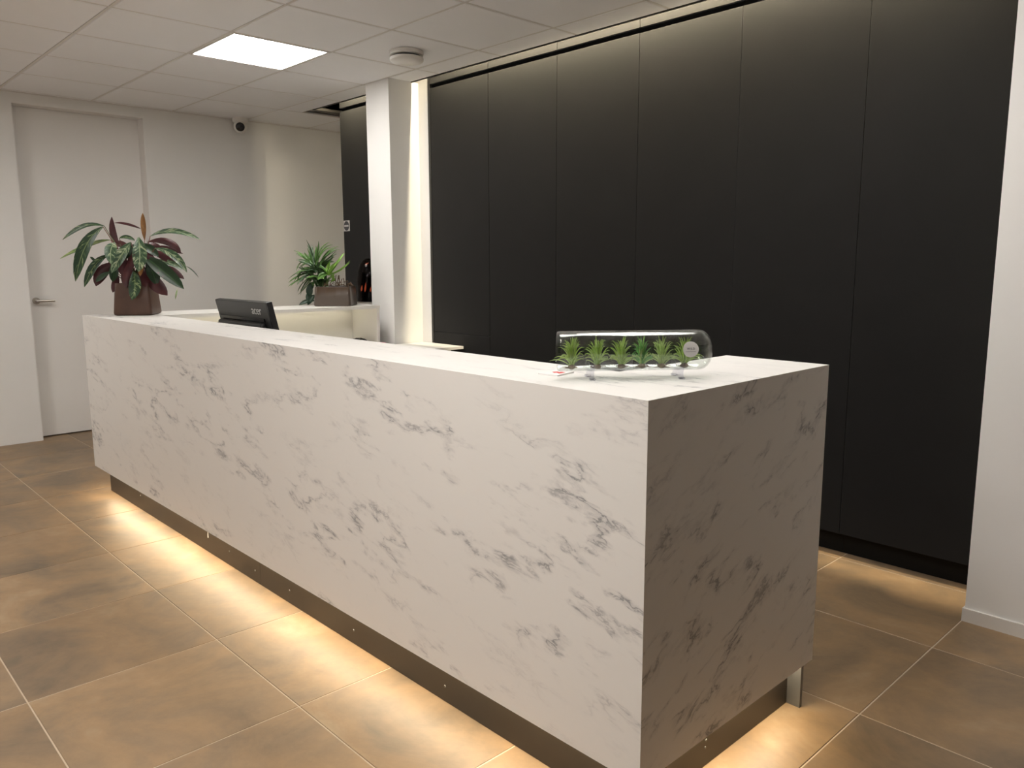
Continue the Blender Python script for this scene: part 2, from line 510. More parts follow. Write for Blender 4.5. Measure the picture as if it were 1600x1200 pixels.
for i in range(-8, 11):
    for j in range(-8, 9):
        x0, x1, y0, y1 = fx + i * sx + gap / 2, fx + (i + 1) * sx - gap / 2, fy + j * sy + gap / 2, fy + (j + 1) * sy - gap / 2
        x0 = max(x0, XMIN - 0.18); x1 = min(x1, XMAX); y0 = max(y0, YMIN); y1 = min(y1, YMAX)
        if x1 - x0 < 0.02 or y1 - y0 < 0.02: continue
        if y0 > 3.7 and x0 > -5.0: continue        # under the cabinets and behind the right wall
        if y0 > 3.3 and x0 > -0.7: continue
        floor_tile(x0, x1, y0, y1)

# ------------------------------------------------------------------ CEILING
ce = struct('ceiling', MB().box(XMIN - 0.19, XMAX, YMIN, YE - 0.004, H + 0.02, H + 0.30)
            .box(XMIN - 0.19, -5.83, YE - 0.004, YMAX, H + 0.02, H + 0.30)
            .box(-5.83, XMAX, YE - 0.004, YMAX, H + 0.22, H + 0.30)
            .box(-5.85, -5.83, YE - 0.004, 3.62, H, H + 0.22), M['recess'], 'white suspended tile ceiling')
cx, cy, ct, cty, bar = -4.2168, 1.3581, 0.6, 0.6019, 0.024
PANELS = [(1, 1), (-4, 1), (2, -3), (-4, -2), (-4, -4)]     # light panels by grid cell (i counted to the left, j in depth)
ctile_cache = {}
def ceil_tile(x0, x1, y0, y1):
    w, d = round(x1 - x0, 4), round(y1 - y0, 4)
    if (w, d) not in ctile_cache:
        e = 0.004
        mb = MB().hexa([(-w / 2 + e, -d / 2 + e, 0), (w / 2 - e, -d / 2 + e, 0), (w / 2 - e, d / 2 - e, 0), (-w / 2 + e, d / 2 - e, 0),
                        (-w / 2, -d / 2, 0.004), (w / 2, -d / 2, 0.004), (w / 2, d / 2, 0.004), (-w / 2, d / 2, 0.004)])
        mb.box(-w / 2, w / 2, -d / 2, d / 2, 0.004, 0.015)
        ctile_cache[(w, d)] = mb.mesh('ceiling_tile', [M['tile_c']])
    o = bpy.data.objects.new('ceiling_tile', ctile_cache[(w, d)])
    COL.objects.link(o); o.location = ((x0 + x1) / 2, (y0 + y1) / 2, H); o.parent = ce
for i in range(-13, 6):
    for j in range(-8, 8):
        if (i, j) in PANELS: continue
        x0, x1 = cx - i * ct, cx - (i - 1) * ct
        y0, y1 = cy + j * cty, cy + (j + 1) * cty
        h = bar / 2 - 0.004
        x0 += h; x1 -= h; y0 += h; y1 -= h
        x0 = max(x0, XMIN); x1 = min(x1, XMAX); y0 = max(y0, YMIN); y1 = min(y1, YMAX)
        if y1 > YE:
            if x1 <= -5.82: pass
            elif y0 < YE - 0.05: y1 = YE - 0.006
            else: continue
        if x1 - x0 < 0.03 or y1 - y0 < 0.03: continue
        ceil_tile(x0, x1, y0, y1)
def bar_obj(x0, x1, y0, y1):
    obj('ceiling_grid_bar', MB().box(x0, x1, y0, y1, H + 0.001, H + 0.012), M['bar_c'], ce)
for i in range(-12, 5):
    x = cx - i * ct
    bar_obj(x - bar / 2 + 0.005, x + bar / 2 - 0.005, YMIN, YE - 0.006 if x > -5.82 else YMAX)
for j in range(-7, 8):
    y = cy + j * cty
    bar_obj(XMIN, XMAX if y < YE - 0.1 else -5.86, y - bar / 2 + 0.005, y + bar / 2 - 0.005)
# wall angle along the left wall, dark edge trim at the cabinet slot
struct('trim_1', MB().box(XW, XW + 0.022, YMIN, YMAX, H - 0.004, H + 0.002), M['bar_c'], 'slim white angle where left wall meets ceiling')
struct('trim_2', MB().box(-5.832, -0.85, YE - 0.006, YE, H - 0.006, H + 0.05).box(-5.838, -5.832, YE - 0.006, 3.62, H - 0.006, H + 0.05), M['darktrim'], 'thin dark edge profile of the ceiling slot')

# ------------------------------------------------------------------ WALLS
dy0, dy1, dz = 1.433, 2.329, 2.453
wl = MB().box(XW - 0.19, XW, YMIN, dy0, 0, H).box(XW - 0.19, XW, dy1, YMAX, 0, H).box(XW - 0.19, XW, dy0, dy1, dz, H)
struct('wall_left', wl, M['wall'], 'plain white wall with the recessed door')
struct('wall_right', MB().box(-0.85, XMAX, YR, YR + 0.25, 0, H), M['wall'], 'white wall standing forward to the right of the cabinets')
struct('baseboard_right', MB().box(-0.856, XMAX, YR - 0.010, YR, 0.0, 0.050).box(-0.856, -0.85, YR, YR + 0.24, 0, 0.05), M['plastic'], 'low white baseboard of the right wall')
struct('wall_front', MB().box(XMIN, XMAX, YMIN - 0.1, YMIN, 0, H), M['wall'], 'white wall opposite the cabinets')
struct('window_1', MB().box(XMAX, XMAX + 0.1, YMIN, YMAX, 0, H), P('night_glazing', (0.03, 0.032, 0.036), 0.08), 'dark glazed front at night')  # added dark surface out of view, cuts bounce light on the desk end
struct('wall_end', MB().box(XMIN, -4.4, YMAX, YMAX + 0.1, 0, H), M['wall'], 'end wall of the passage')
# thin partition between the two cabinet groups, the vestibule behind it
wbk = MB().box(-4.955, -4.422, YC, YC + 0.045, 0, H + 0.20)
struct('wall_back', wbk, M['wall'], 'narrow white wall strip between column and black cabinets')
struct('wall_hall', MB().box(-5.545, -5.50, 3.462, 4.7, 2.16, H).box(-5.50, -4.425, 4.66, 4.7, 0, H).box(-5.5, -4.425, 3.60, 4.66, H - 0.02, H), M['wall'], 'wall and lintel of the vestibule behind the cabinets')

# door in the left wall
door = struct('door_1', MB().box(XW - 0.16, XW - 0.12, dy0 + 0.004, dy1 - 0.004, 0.010, dz - 0.004), M['door'], 'tall flush white door')
obj('door_frame', MB().box(XW - 0.17, XW - 0.002, dy0 - 0.0, dy0 + 0.003, 0.0, dz).box(XW - 0.17, XW - 0.002, dy1 - 0.003, dy1, 0.0, dz).box(XW - 0.17, XW - 0.002, dy0, dy1, dz - 0.003, dz), M['door'], door)
hd = MB()
hx = XW - 0.12
hd.lathe([(0.026, 0), (0.026, 0.007), (0.024, 0.009)], (hx, 1.500, 1.044), 28, (1, 0, 0))
hd.tube([(hx + 0.004, 1.500, 1.044), (hx + 0.045, 1.500, 1.044)], 0.0095, 12)
hd.tube([(hx + 0.045, 1.492, 1.044), (hx + 0.045, 1.615, 1.044)], 0.0095, 14)
obj('door_handle', hd, M['steel'], door, smooth=40)['label'] = 'brushed steel lever handle'

# ------------------------------------------------------------------ COLUMN
co = MB().box(-4.794, -4.524, 3.165, YC - 0.0005, 0, H)
tag(obj('column', co, M['wall']), 'white square column between side counter and black cabinets', 'column')

# ------------------------------------------------------------------ CABINETS
JX = [-4.395, -3.808, -3.2225, -2.640, -2.051, -1.463, -0.878]
CLAB = ['black tall cabinet beside the cream wall strip, with a low split door',
        'black tall cabinet, second from the cream wall strip',
        'black tall cabinet, third from the cream wall strip',
        'black tall cabinet, fourth from the cream wall strip',
        'black tall cabinet, second from the right white wall',
        'black tall cabinet directly beside the right white wall']
ZS0, ZS1 = 2.474, 2.501
for k in range(6):
    a, b = JX[k], JX[k + 1]
    g = 0.0017
    c = thing('tall_cabinet', ((a + b) / 2, 3.7, 0), CLAB[k], 'cabinet', 'row of black tall cabinets')
    ba = a if k else a - 0.002
    bb = b if k < 5 else -0.852
    obj('cabinet_body', MB().box(ba + 0.0004, bb - 0.0004, YC + 0.021, 3.95, 0.0995, H + 0.19), M['blackbody'], c)
    obj('plinth', MB().box(ba + 0.0004, bb - 0.0004, 3.466, 3.49, 0.0, 0.099), M['plinthblack'], c)
    if k == 0:
        obj('door', MB().box(a + g, b - g, YC, YC + 0.019, 0.8428, ZS0, 0.0008), M['black'], c)
        obj('door', MB().box(a + g, b - g, YC, YC + 0.019, 0.103, 0.8392, 0.0008), M['black'], c)
        obj('side_panel', MB().box(a - 0.022, a - 0.0025, YC - 0.002, 3.95, 0.0, H + 0.19), M['darktrim'], c)
    else:
        obj('door', MB().box(a + g, (b if k < 5 else -0.853) - g, YC, YC + 0.019, 0.103, ZS0, 0.0008), M['black'], c)
    obj('top_fascia', MB().box(a + g, (b if k < 5 else -0.853) - g, YC, YC + 0.019, ZS1, H + 0.18, 0.0008), M['black'], c)
# black door left of the column
bd = thing('black_door_panel', (-5.245, 3.43, 0), 'black full-height door panel with round sign, left of the column', 'door')
obj('door_leaf', MB().box(-5.535, -4.957, YC, YC + 0.045, 0.02, ZS0, 0.0008), M['black'], bd)
obj('top_fascia', MB().box(-5.535, -4.957, YC, YC + 0.02, ZS1, H + 0.18, 0.0008), M['black'], bd)
obj('slot_back', MB().box(-5.530, -4.957, YC + 0.022, YC + 0.045, ZS0 + 0.002, H + 0.18), M['blackbody'], bd)
obj('door_track', MB().box(-5.535, -4.957, YC + 0.01, YC + 0.035, 0.0, 0.018), M['plinthblack'], bd)
# pictogram plate on it
sg = thing('round_pictogram_sign', (-5.485, YC, 1.607), 'small grey plate with black disc and bar on the black door', 'sign')
obj('plate', MB().box(-5.528, -5.444, YC - 0.0035, YC - 0.0002, 1.566, 1.648, 0.0008), M['sticker'], sg)
obj('disc', MB().lathe([(0.037, 0), (0.037, 0.0012)], (-5.486, YC - 0.0036, 1.607), 32, (0, -1, 0)), M['ink'], sg)
obj('bar', MB().box(-5.516, -5.456, YC - 0.0062, YC - 0.0049, 1.601, 1.613), M['sticker'], sg)

# warm strip inside the ceiling slot
sl = thing('slot_light_strip', (-2.9, 3.362, H + 0.03), 'warm light strip inside the ceiling slot above the cabinets', 'light strip')
zl = H + 0.140
obj('profile', MB().box(-4.47, -0.87, YE + 0.0005, YE + 0.018, zl + 0.001, zl + 0.012), M['steel'], sl)
obj('lens', MB().add([(-4.46, YE + 0.0078, zl), (-2.70, YE + 0.0035, zl), (-0.88, YE + 0.0035, zl), (-0.88, YE + 0.0125, zl), (-2.70, YE + 0.0125, zl), (-4.46, YE + 0.0086, zl)], [(5, 4, 1, 0), (4, 3, 2, 1)]), M['slotled'], sl)

sl2 = thing('slot_light_strip', (-5.23, 3.362, H + 0.03), 'short warm light strip inside the ceiling slot left of the column', 'light strip', 'light strips in the ceiling slot')
sl['group'] = 'light strips in the ceiling slot'
obj('profile', MB().box(-5.50, -4.98, YE + 0.0005, YE + 0.018, zl + 0.001, zl + 0.012), M['steel'], sl2)
obj('lens', MB().add([(-5.49, YE + 0.003, zl), (-4.99, YE + 0.003, zl), (-4.99, YE + 0.0065, zl), (-5.49, YE + 0.0065, zl)], [(3, 2, 1, 0)]), M['slotled'], sl2)

# added unseen light in the vestibule, brightens far end of left wall
hl = thing('hall_wall_lamp', (-4.43, 3.72, 1.9), 'wall lamp in the vestibule behind the black door', 'lamp')
obj('back_plate', MB().box(-4.445, -4.426, 3.62, 3.70, 1.25, 1.95), M['steel'], hl)
obj('diffuser', MB().box(-4.475, -4.446, 3.635, 3.685, 1.27, 1.93), M['halllamp'], hl)

# ------------------------------------------------------------------ CEILING LIGHTS, VALVE, CAMERA
PLAB = ['square white light panel shining in the suspended ceiling near the left wall', 'square light panel in the ceiling above the desk end',
        'square light panel in the ceiling in front of the door', 'square light panel in the ceiling before the near desk corner', 'square light panel in the ceiling left of the viewer']
for k, (i, j) in enumerate(PANELS):  # only the first is in view; the others are added for light
    x0, x1 = cx - i * ct, cx - (i - 1) * ct
    y0, y1 = cy + j * cty, cy + (j + 1) * cty
    t = thing('ceiling_light_panel', ((x0 + x1) / 2, (y0 + y1) / 2, H), PLAB[k], 'ceiling light', 'square ceiling light panels')
    f = 0.012; w = 0.010
    fr = MB().box(x0 + f, x1 - f, y0 + f, y0 + f + w, H - 0.002, H + 0.012).box(x0 + f, x1 - f, y1 - f - w, y1 - f, H - 0.002, H + 0.012)
    fr.box(x0 + f, x0 + f + w, y0 + f + w, y1 - f - w, H - 0.002, H + 0.012).box(x1 - f - w, x1 - f, y0 + f + w, y1 - f - w, H - 0.002, H + 0.012)
    obj('frame', fr, M['bar_c'], t)
    obj('diffuser', MB().box(x0 + f + w, x1 - f - w, y0 + f + w, y1 - f - w, H + 0.001, H + 0.010), M['panel'] if j > 0 else M['panel_f'], t)

vx, vy = -3.905, 2.865
v = thing('air_valve', (vx, vy, H), 'round white air valve hanging from the ceiling near the column', 'vent')
obj('collar', MB().lathe([(0.093, H), (0.093, H - 0.003), (0.098, H - 0.004), (0.098, H - 0.024), (0.090, H - 0.026)], (vx, vy, 0), 48), M['plastic'], v, smooth=40)
obj('core', MB().lathe([(0.078, H - 0.025), (0.078, H - 0.040)], (vx, vy, 0), 40), M['ink'], v, smooth=40)
obj('disc', MB().lathe([(0.094, H - 0.0375), (0.097, H - 0.039), (0.097, H - 0.054), (0.090, H - 0.060), (0.02, H - 0.063)], (vx, vy, 0), 48), M['plastic'], v, smooth=40)

kx, ky = -6.575, 3.085
c = thing('security_camera', (kx, ky, H), 'white turret security camera with black eye where ceiling meets left wall', 'camera')
obj('mount', MB().lathe([(0.062, H - 0.001), (0.062, H - 0.030), (0.050, H - 0.040)], (kx, ky, 0), 36), M['plastic'], c, smooth=40)
ball = MB()
ed = Vector((0.86, -0.46, -0.22)).normalized()
cc = Vector((kx, ky, H - 0.070))
ball.lathe([(0.055 * math.sin(a), 0.055 * math.cos(a)) for a in [math.radians(d) for d in range(42, 177, 9)]], cc, 32, ed)
obj('ball', ball, M['plastic'], c, smooth=40)
obj('eye', MB().lathe([(0.0365, 0.0405), (0.0355, 0.043), (0.028, 0.047), (0.010, 0.050)], cc, 32, ed), M['lens'], c, smooth=40)

# ------------------------------------------------------------------ RECEPTION DESK
dk = thing('reception_desk', (-2.96, 1.72, 0), 'long white marble-patterned reception desk with glowing base', 'desk')
T = 0.04
# front slab, mitred against top and ends
obj('front_panel', MB().hexa([(X0, Y0, DB), (X1, Y0, DB), (X1 - T, Y0 + T, DB), (X0 + T, Y0 + T, DB),
                              (X0, Y0, DT), (X1, Y0, DT), (X1 - T, Y0 + T, DT - T), (X0 + T, Y0 + T, DT - T)]), M['marble_f'], dk)
obj('end_panel', MB().hexa([(X1, Y0, DB), (X1, Y1, DB), (X1 - T, Y1, DB), (X1 - T, Y0 + T, DB),
                            (X1, Y0, DT), (X1, Y1, DT), (X1 - T, Y1, DT - T), (X1 - T, Y0 + T, DT - T)]), M['marble_e'], dk)
obj('end_panel', MB().hexa([(X0, Y0, DB), (X0 + T, Y0 + T, DB), (X0 + T, 1.62, DB), (X0, 1.62, DB),
                            (X0, Y0, DT), (X0 + T, Y0 + T, DT - T), (X0 + T, 1.62, DT - T), (X0, 1.62, DT)]), M['marble_e'], dk)
YI, XI = 1.62, -1.30
tp = MB()
out = [(X0, Y0), (X1, Y0), (X1, Y1), (XI, Y1), (XI, YI), (X0, YI)]
inn = [(X0 + T, Y0 + T), (X1 - T, Y0 + T), (X1 - T, Y1), (XI, Y1), (XI, YI), (X0 + T, YI)]
tp.add([(x, y, DT) for x, y in out] + [(x, y, DT - T) for x, y in inn],
       [(0, 1, 4, 5), (1, 2, 3, 4), (11, 10, 7, 6), (10, 9, 8, 7)] + [(i, i + 6, (i + 1) % 6 + 6, (i + 1) % 6) for i in range(6)])
obj('top', tp, M['marble_t'], dk)
obj('inner_panel', MB().box(X0 + T + 0.002, XI - 0.02, YI - 0.03, YI - 0.01, 0.765, DT - T).box(XI + 0.01, XI + 0.03, YI - 0.01, Y1 - 0.004, 0.765, DT - T), M['white'], dk)
obj('bottom_board', MB().box(X0 + T, X1 - T, Y0 + T, YI - 0.01, DB + 0.004, DB + 0.022).box(XI + 0.01, X1 - T, YI - 0.01, Y1 - 0.004, DB + 0.004, DB + 0.022), M['white'], dk)
obj('support_board', MB().box(X0 + T + 0.02, XI, YI - 0.03, YI - 0.012, 0.0, 0.765), M['white'], dk)
# plinth boards
PZ = DB + 0.003
YP, XPa, XPb = 1.374, -4.881, -1.034
obj('plinth_board', MB().box(XPa, -2.9675, YP, YP + 0.016, 0.001, PZ), M['plinth'], dk)
obj('plinth_board', MB().box(-2.9655, XPb, YP, YP + 0.016, 0.001, PZ), M['plinth'], dk)
obj('plinth_board', MB().box(XPb - 0.016, XPb, YP + 0.0165, 2.112, 0.001, PZ), M['plinth'], dk)
obj('plinth_board', MB().box(XPa, XPa + 0.016, YP + 0.0165, YI, 0.001, PZ), M['plinth'], dk)
obj('foot_plate', MB().box(XI, -0.993, 2.113, 2.127, 0.0, DB - 0.001), M['plate'], dk)['label'] = 'grey steel foot plate'
for x, z in [(-4.37, 0.078), (-3.26, 0.066), (-3.012, 0.048), (-2.716, 0.053), (-2.256, 0.051), (-1.75, 0.05)]:
    obj('screw', MB().lathe([(0.0045, 0), (0.0035, 0.0018)], (x, YP - 0.0001, z), 10, (0, -1, 0)), M['plate'], dk)
for y, z in [(1.675, 0.0736), (1.672, 0.054)]:
    obj('screw', MB().lathe([(0.004, 0), (0.003, 0.0018)], (XPb + 0.0001, y, z), 10, (1, 0, 0)), M['plate'], dk)
obj('cable_end', MB().tube([(-3.470, YP - 0.003, DB - 0.004), (-3.476, YP - 0.0035, 0.11), (-3.480, YP - 0.003, 0.09), (-3.480, YP - 0.003, 0.072)], 0.0016, 6), M['plastic'], dk)
# light strip under the overhang
def led(pts_a, pts_b):   # wedge in the corner of plinth and marble: only the slanted lens shines
    mb = MB()
    mb.add(pts_a + pts_b, [(0, 1, 2), (5, 4, 3), (0, 3, 4, 1), (2, 5, 3, 0)], 0)
    mb.add([pts_a[1], pts_a[2], pts_b[2], pts_b[1]], [(0, 3, 2, 1)], 1)
    return mb
L0, L1 = DB - 0.0005, DB - 0.0125
e_ = 0.0115
def tri_y(x, y): return [(x, y, L0), (x, y, L1), (x, y - e_, L0)]
obj('light_strip', led(tri_y(XPa + 0.01, YP - 0.0003), tri_y(XPb - 0.01, YP - 0.0003)), [M['steel'], M['led']], dk)
def tri_x(x, y, sg_): return [(x, y, L0), (x, y, L1), (x + sg_ * e_, y, L0)]
obj('light_strip', led(tri_x(XPb + 0.0003, YP + 0.02, 1), tri_x(XPb + 0.0003, 2.09, 1)), [M['steel'], M['led']], dk)
obj('light_strip', led(tri_x(XPa - 0.0003, YP + 0.02, -1), tri_x(XPa - 0.0003, 1.58, -1)), [M['steel'], M['led']], dk)

# return counter running back to the column
rt = thing('return_counter', (-4.76, 2.4, 0), 'plain white side counter running from desk back to the column', 'counter')
XO, XR, YT = -4.975, -4.58, 3.085
obj('top', MB().prism([(XO, YI + 0.001), (XR, YI + 0.001), (XR, YT), (-4.81, YT), (-4.81, 3.40), (XO, 3.40)], DT - 0.022, DT), M['white'], rt)
obj('back_panel', MB().box(XO + 0.01, -4.90, YI + 0.002, 3.39, 0.0, DT - 0.0222), M['white'], rt)
obj('end_panel', MB().box(-4.899, XR - 0.003, YT - 0.022, YT - 0.002, 0.0, DT - 0.0222), M['white'], rt)

obj('light_strip', MB().box(-4.80, -4.79, YI + 0.05, YT - 0.06, DT - 0.030, DT - 0.0225), M['shelfled'], rt)  # added glowing strip, brightens the inner face of the counter

# low worktop behind the desk
wt = thing('worktop', (-4.2, 2.4, 0), 'low white worktop behind the desk, reaching to the black cabinets', 'worktop')
obj('top', MB().prism([(-4.897, YI + 0.004), (XI - 0.03, YI + 0.004), (XI - 0.03, 2.10), (-4.07, 2.10), (-4.07, 3.404), (-4.515, 3.404), (-4.515, 3.06), (-4.897, 3.06)], 0.742, 0.76), M['white'], wt)
for x, y in [(-4.12, 3.30), (-4.12, 2.05), (-1.42, 2.05), (-2.8, 2.05)]:
    obj('leg', MB().box(x - 0.02, x + 0.02, y - 0.02, y + 0.02, 0, 0.742), M['white'], wt)

# ------------------------------------------------------------------ MONITOR
mo = thing('computer_monitor', (-3.738, 1.80, 0.76), 'black computer monitor seen from behind, rising above the desk edge', 'monitor')
tl = math.radians(13)
def mt(x, d, z):   # local monitor coordinates: x, depth behind the back (towards user), height above worktop -> tilted
    zz = z - 0.05
    return (x, -0.028 + d * math.cos(tl) - zz * math.sin(tl), 0.05 + d * math.sin(tl) + zz * math.cos(tl))
def mbox(x0, x1, d0, d1, z0, z1, b=0.0):
    mb = MB().box(x0, x1, d0, d1, z0, z1, b)
    mb.v = [mt(*p) for p in mb.v]
    return mb
W = 0.283
obj('back_shell', mbox(-W, W, 0.0, 0.030, 0.05, 0.382, 0.004), M['mon'], mo, local=True)
obj('screen', mbox(-W + 0.012, W - 0.012, 0.0302, 0.032, 0.066, 0.370), M['mon_gloss'], mo, local=True)
obj('side_bezel', mbox(W - 0.0005, W + 0.004, 0.002, 0.030, 0.052, 0.380), M['mon_gloss'], mo, local=True)
obj('vent_ridge', mbox(-W + 0.03, W - 0.05, -0.030, -0.0005, 0.13, 0.285, 0.012), M['mon'], mo, local=True)
obj('vent_groove', mbox(-W + 0.028, W - 0.052, -0.006, -0.0004, 0.286, 0.304), M['mon_gloss'], mo, local=True)
for x0, x1 in [(-0.25, -0.13), (-0.04, 0.13)]:
    obj('vent', mbox(x0, x1, -0.0316, -0.0302, 0.250, 0.272), M['mon_gloss'], mo, local=True)
lm = text_mesh('acer', 0.062, 0.0004, 0.95, 0.0)
for v_ in lm.vertices:
    x, y, z = v_.co
    v_.co = mt(0.165 + x, -0.0012 - z, 0.340 + y * 0.95)
lm.materials.clear(); lm.materials.append(M['silver'])
obj('logo_lettering', lm, M['silver'], mo, local=True)['label'] = 'silver lettering acer'
obj('stand_neck', MB().box(-0.03, 0.03, -0.012, 0.010, 0.012, 0.20, 0.003), M['mon'], mo, local=True)
obj('stand_foot', MB().lathe([(0.10, 0.0), (0.10, 0.008), (0.09, 0.012)], (0, 0.02, 0), 36), M['mon'], mo, smooth=40, local=True)

# ------------------------------------------------------------------ SMALL THINGS ON THE WORKTOP
g_ = thing('desk_speaker', (-4.70, 2.985, 0.76), 'dark rounded device with ribs on the worktop below the counter end', 'device')
sp_ = MB().lathe([(0.058, 0.0), (0.062, 0.008), (0.058, 0.024), (0.042, 0.036), (0.015, 0.041)], (0, 0, 0), 30)
obj('shell', sp_, M['rubber'], g_, smooth=40, local=True)
for k in range(4):
    a = math.radians(-75 + 28 * k)
    obj('rib', MB().tube([(0.060 * math.cos(a), 0.060 * math.sin(a), 0.022), (0.045 * math.cos(a), 0.045 * math.sin(a), 0.0375), (0.018 * math.cos(a), 0.018 * math.sin(a), 0.043)], 0.003, 6), M['mon_gloss'], g_, local=True)
cb_ = [(-4.84, 2.80, 0.763), (-4.82, 2.83, 0.772), (-4.80, 2.86, 0.790), (-4.78, 2.89, 0.797), (-4.765, 2.915, 0.793), (-4.75, 2.935, 0.780), (-4.745, 2.95, 0.765)]
wc = thing('white_cable', (-4.80, 2.86, 0.76), 'thin white cable looping over the worktop by the counter', 'cable')
obj('cord', MB().tube(cb_, 0.0035, 8), M['plastic'], wc, smooth=True)
obj('plug', MB().box(-4.855, -4.838, 2.785, 2.803, 0.7605, 0.772, 0.002), M['rubber'], wc)
pk = MB().box(-4.515, -4.455, 2.985, 3.045, 0.7602, 0.782, 0.001)
tag(obj('sticky_note_pad', pk, M['pink']), 'small pink sticky note pad on the worktop before the column', 'note pad')

# ------------------------------------------------------------------ CARD
cd = thing('card_stack', (-1.392, 1.474, DT), 'white card with red print lying beside the glass tube', 'card')
cp = [(-1.430, 1.518), (-1.413, 1.431), (-1.350, 1.436), (-1.366, 1.516)]
obj('card', MB().prism([cp[0], cp[1], cp[2], cp[3]], DT + 0.0002, DT + 0.004), M['paper'], cd)
def cpt(u, v_):
    return tuple(cp[1][k] * (1 - u) * (1 - v_) + cp[2][k] * u * (1 - v_) + cp[3][k] * u * v_ + cp[0][k] * (1 - u) * v_ for k in (0, 1))
pr = MB()
pr.prism([cpt(0.30, 0.45), cpt(0.55, 0.30), cpt(0.62, 0.50), cpt(0.48, 0.62)], DT + 0.0041, DT + 0.0044)
pr.prism([cpt(0.58, 0.40), cpt(0.82, 0.30), cpt(0.86, 0.62), cpt(0.64, 0.66)], DT + 0.0041, DT + 0.0044)
obj('red_print', pr, M['red'], cd)

# ------------------------------------------------------------------ LEAF BUILDER
def bez(p0, p1, p2, t):
    return p0 * (1 - t) ** 2 + p1 * 2 * t * (1 - t) + p2 * t * t
def leaf_mesh(name, p0, p1, p2, width, hint, mats, fold=0.22, ns=10, na=4, wav=0.0, peak=0.4):
    """thin two-sided blade along a curve; upper face (slot 0) looks towards hint, underside slot 1"""
    p0, p1, p2 = Vector(p0), Vector(p1), Vector(p2)
    top = []; bot = []; uvs = []
    ph = random.uniform(0, 6)
    for i in range(ns + 1):
        t = i / ns
        p = bez(p0, p1, p2, t)
        tg = ((p1 - p0) * (1 - t) + (p2 - p1) * t).normalized()
        side = tg.cross(hint)
        side = side.normalized() if side.length > 1e-4 else Vector((1, 0, 0))
        nm = side.cross(tg).normalized()
        tt = max(t, 0.02)
        prof = (tt ** (0.9 * peak / 0.4)) * ((1 - t) ** 0.75) * 2.35
        w = width * 0.5 * max(0.03, min(1.0, prof))
        for k in range(na + 1):
            s = -1 + 2 * k / na
            q = p + side * (w * s) + nm * (fold * w * (abs(s) ** 1.3)) + nm * (wav * w * math.sin(7 * t + ph + 2.5 * s) * abs(s))
            top.append(q + nm * 0.0004); bot.append(q - nm * 0.0004); uvs.append((t, (s + 1) / 2))
    n = na + 1
    vs = top + bot; o = len(top)
    fs = []; mi = []
    for i in range(ns):
        for k in range(na):
            a, b, c_, d = i * n + k, i * n + k + 1, (i + 1) * n + k + 1, (i + 1) * n + k
            fs.append((a, b, c_, d)); mi.append(0)
            fs.append((o + d, o + c_, o + b, o + a)); mi.append(1)
    me = bpy.data.meshes.new(name)
    me.from_pydata([v_[:] for v_ in vs], [], fs)
    for m_ in mats: me.materials.append(m_)
    ul = me.uv_layers.new(name='UVMap')
    for p, i in zip(me.polygons, mi):
        p.material_index = i; p.use_smooth = True
        for li in p.loop_indices:
            vi = me.loops[li].vertex_index
            ul.data[li].uv = uvs[vi % o]
    me.update()
    return me
def rounded_square(h, r, n=6):
    pts = []
    for cxx, cyy, a0 in [(h - r, h - r, 0), (-h + r, h - r, 90), (-h + r, -h + r, 180), (h - r, -h + r, 270)]:
        for k in range(n + 1):
            a = math.radians(a0 + 90 * k / n)
            pts.append((cxx + r * math.cos(a), cyy + r * math.sin(a)))
    return pts
def pot_mesh(rows, rim_in, depth):
    """rows: (half size, corner radius, z) from the base up; open top with wall"""
    mb = MB(); rings = []
    allrows = rows + [(rows[-1][0] - rim_in, max(0.006, rows[-1][1] - rim_in), rows[-1][2]), (rows[-1][0] - rim_in, max(0.006, rows[-1][1] - rim_in), rows[-1][2] - depth)]
    vs = []; fs = []
    for h_, r_, z_ in allrows:
        vs += [(x, y, z_) for x, y in rounded_square(h_, r_)]
    n = len(rounded_square(1, 0.1))
    for j in range(len(allrows) - 1):
        for k in range(n):
            k2 = (k + 1) % n
            fs.append((j * n + k, j * n + k2, (j + 1) * n + k2, (j + 1) * n + k))
    fs.append(tuple(range(n - 1, -1, -1)))
    fs.append(tuple((len(allrows) - 1) * n + k for k in range(n)))
    return mb.add(vs, fs)

# ------------------------------------------------------------------ PLANT 1 : variegated plant in the brown pot on the desk corner
PL = Vector((-4.755, 1.558, DT))
RR = Vector((0.688, 0.726, 0)); DD = Vector((0.950, -0.308, 0.05)); UU = Vector((0, 0, 1))
p1 = thing('potted_plant', PL, 'plant with long green, cream and burgundy leaves in dark brown pot on desk corner', 'plant')
front_yaw = math.radians(72.0)       # local -Y looks at the viewer
pm = pot_mesh([(0.090, 0.014, 0.0), (0.101, 0.016, 0.006), (0.103, 0.018, 0.016), (0.098, 0.017, 0.08), (0.090, 0.016, 0.176), (0.088, 0.015, 0.180)], 0.009, 0.02)
po = obj('pot', pm, M['pot1'], p1, smooth=35, local=True)
po.rotation_euler = (0, 0, front_yaw - math.radians(17))
so = obj('soil', MB().prism(rounded_square(0.0775, 0.012), 0.150, 0.1605), M['soil'], p1, local=True)
so.rotation_euler = po.rotation_euler
K = 0.000596
def c2l(x, y, c):   # crop position of the study -> metres in the plant's own frame
    return RR * ((x - 818) * K) + UU * ((1108 - y) * K) + DD * c
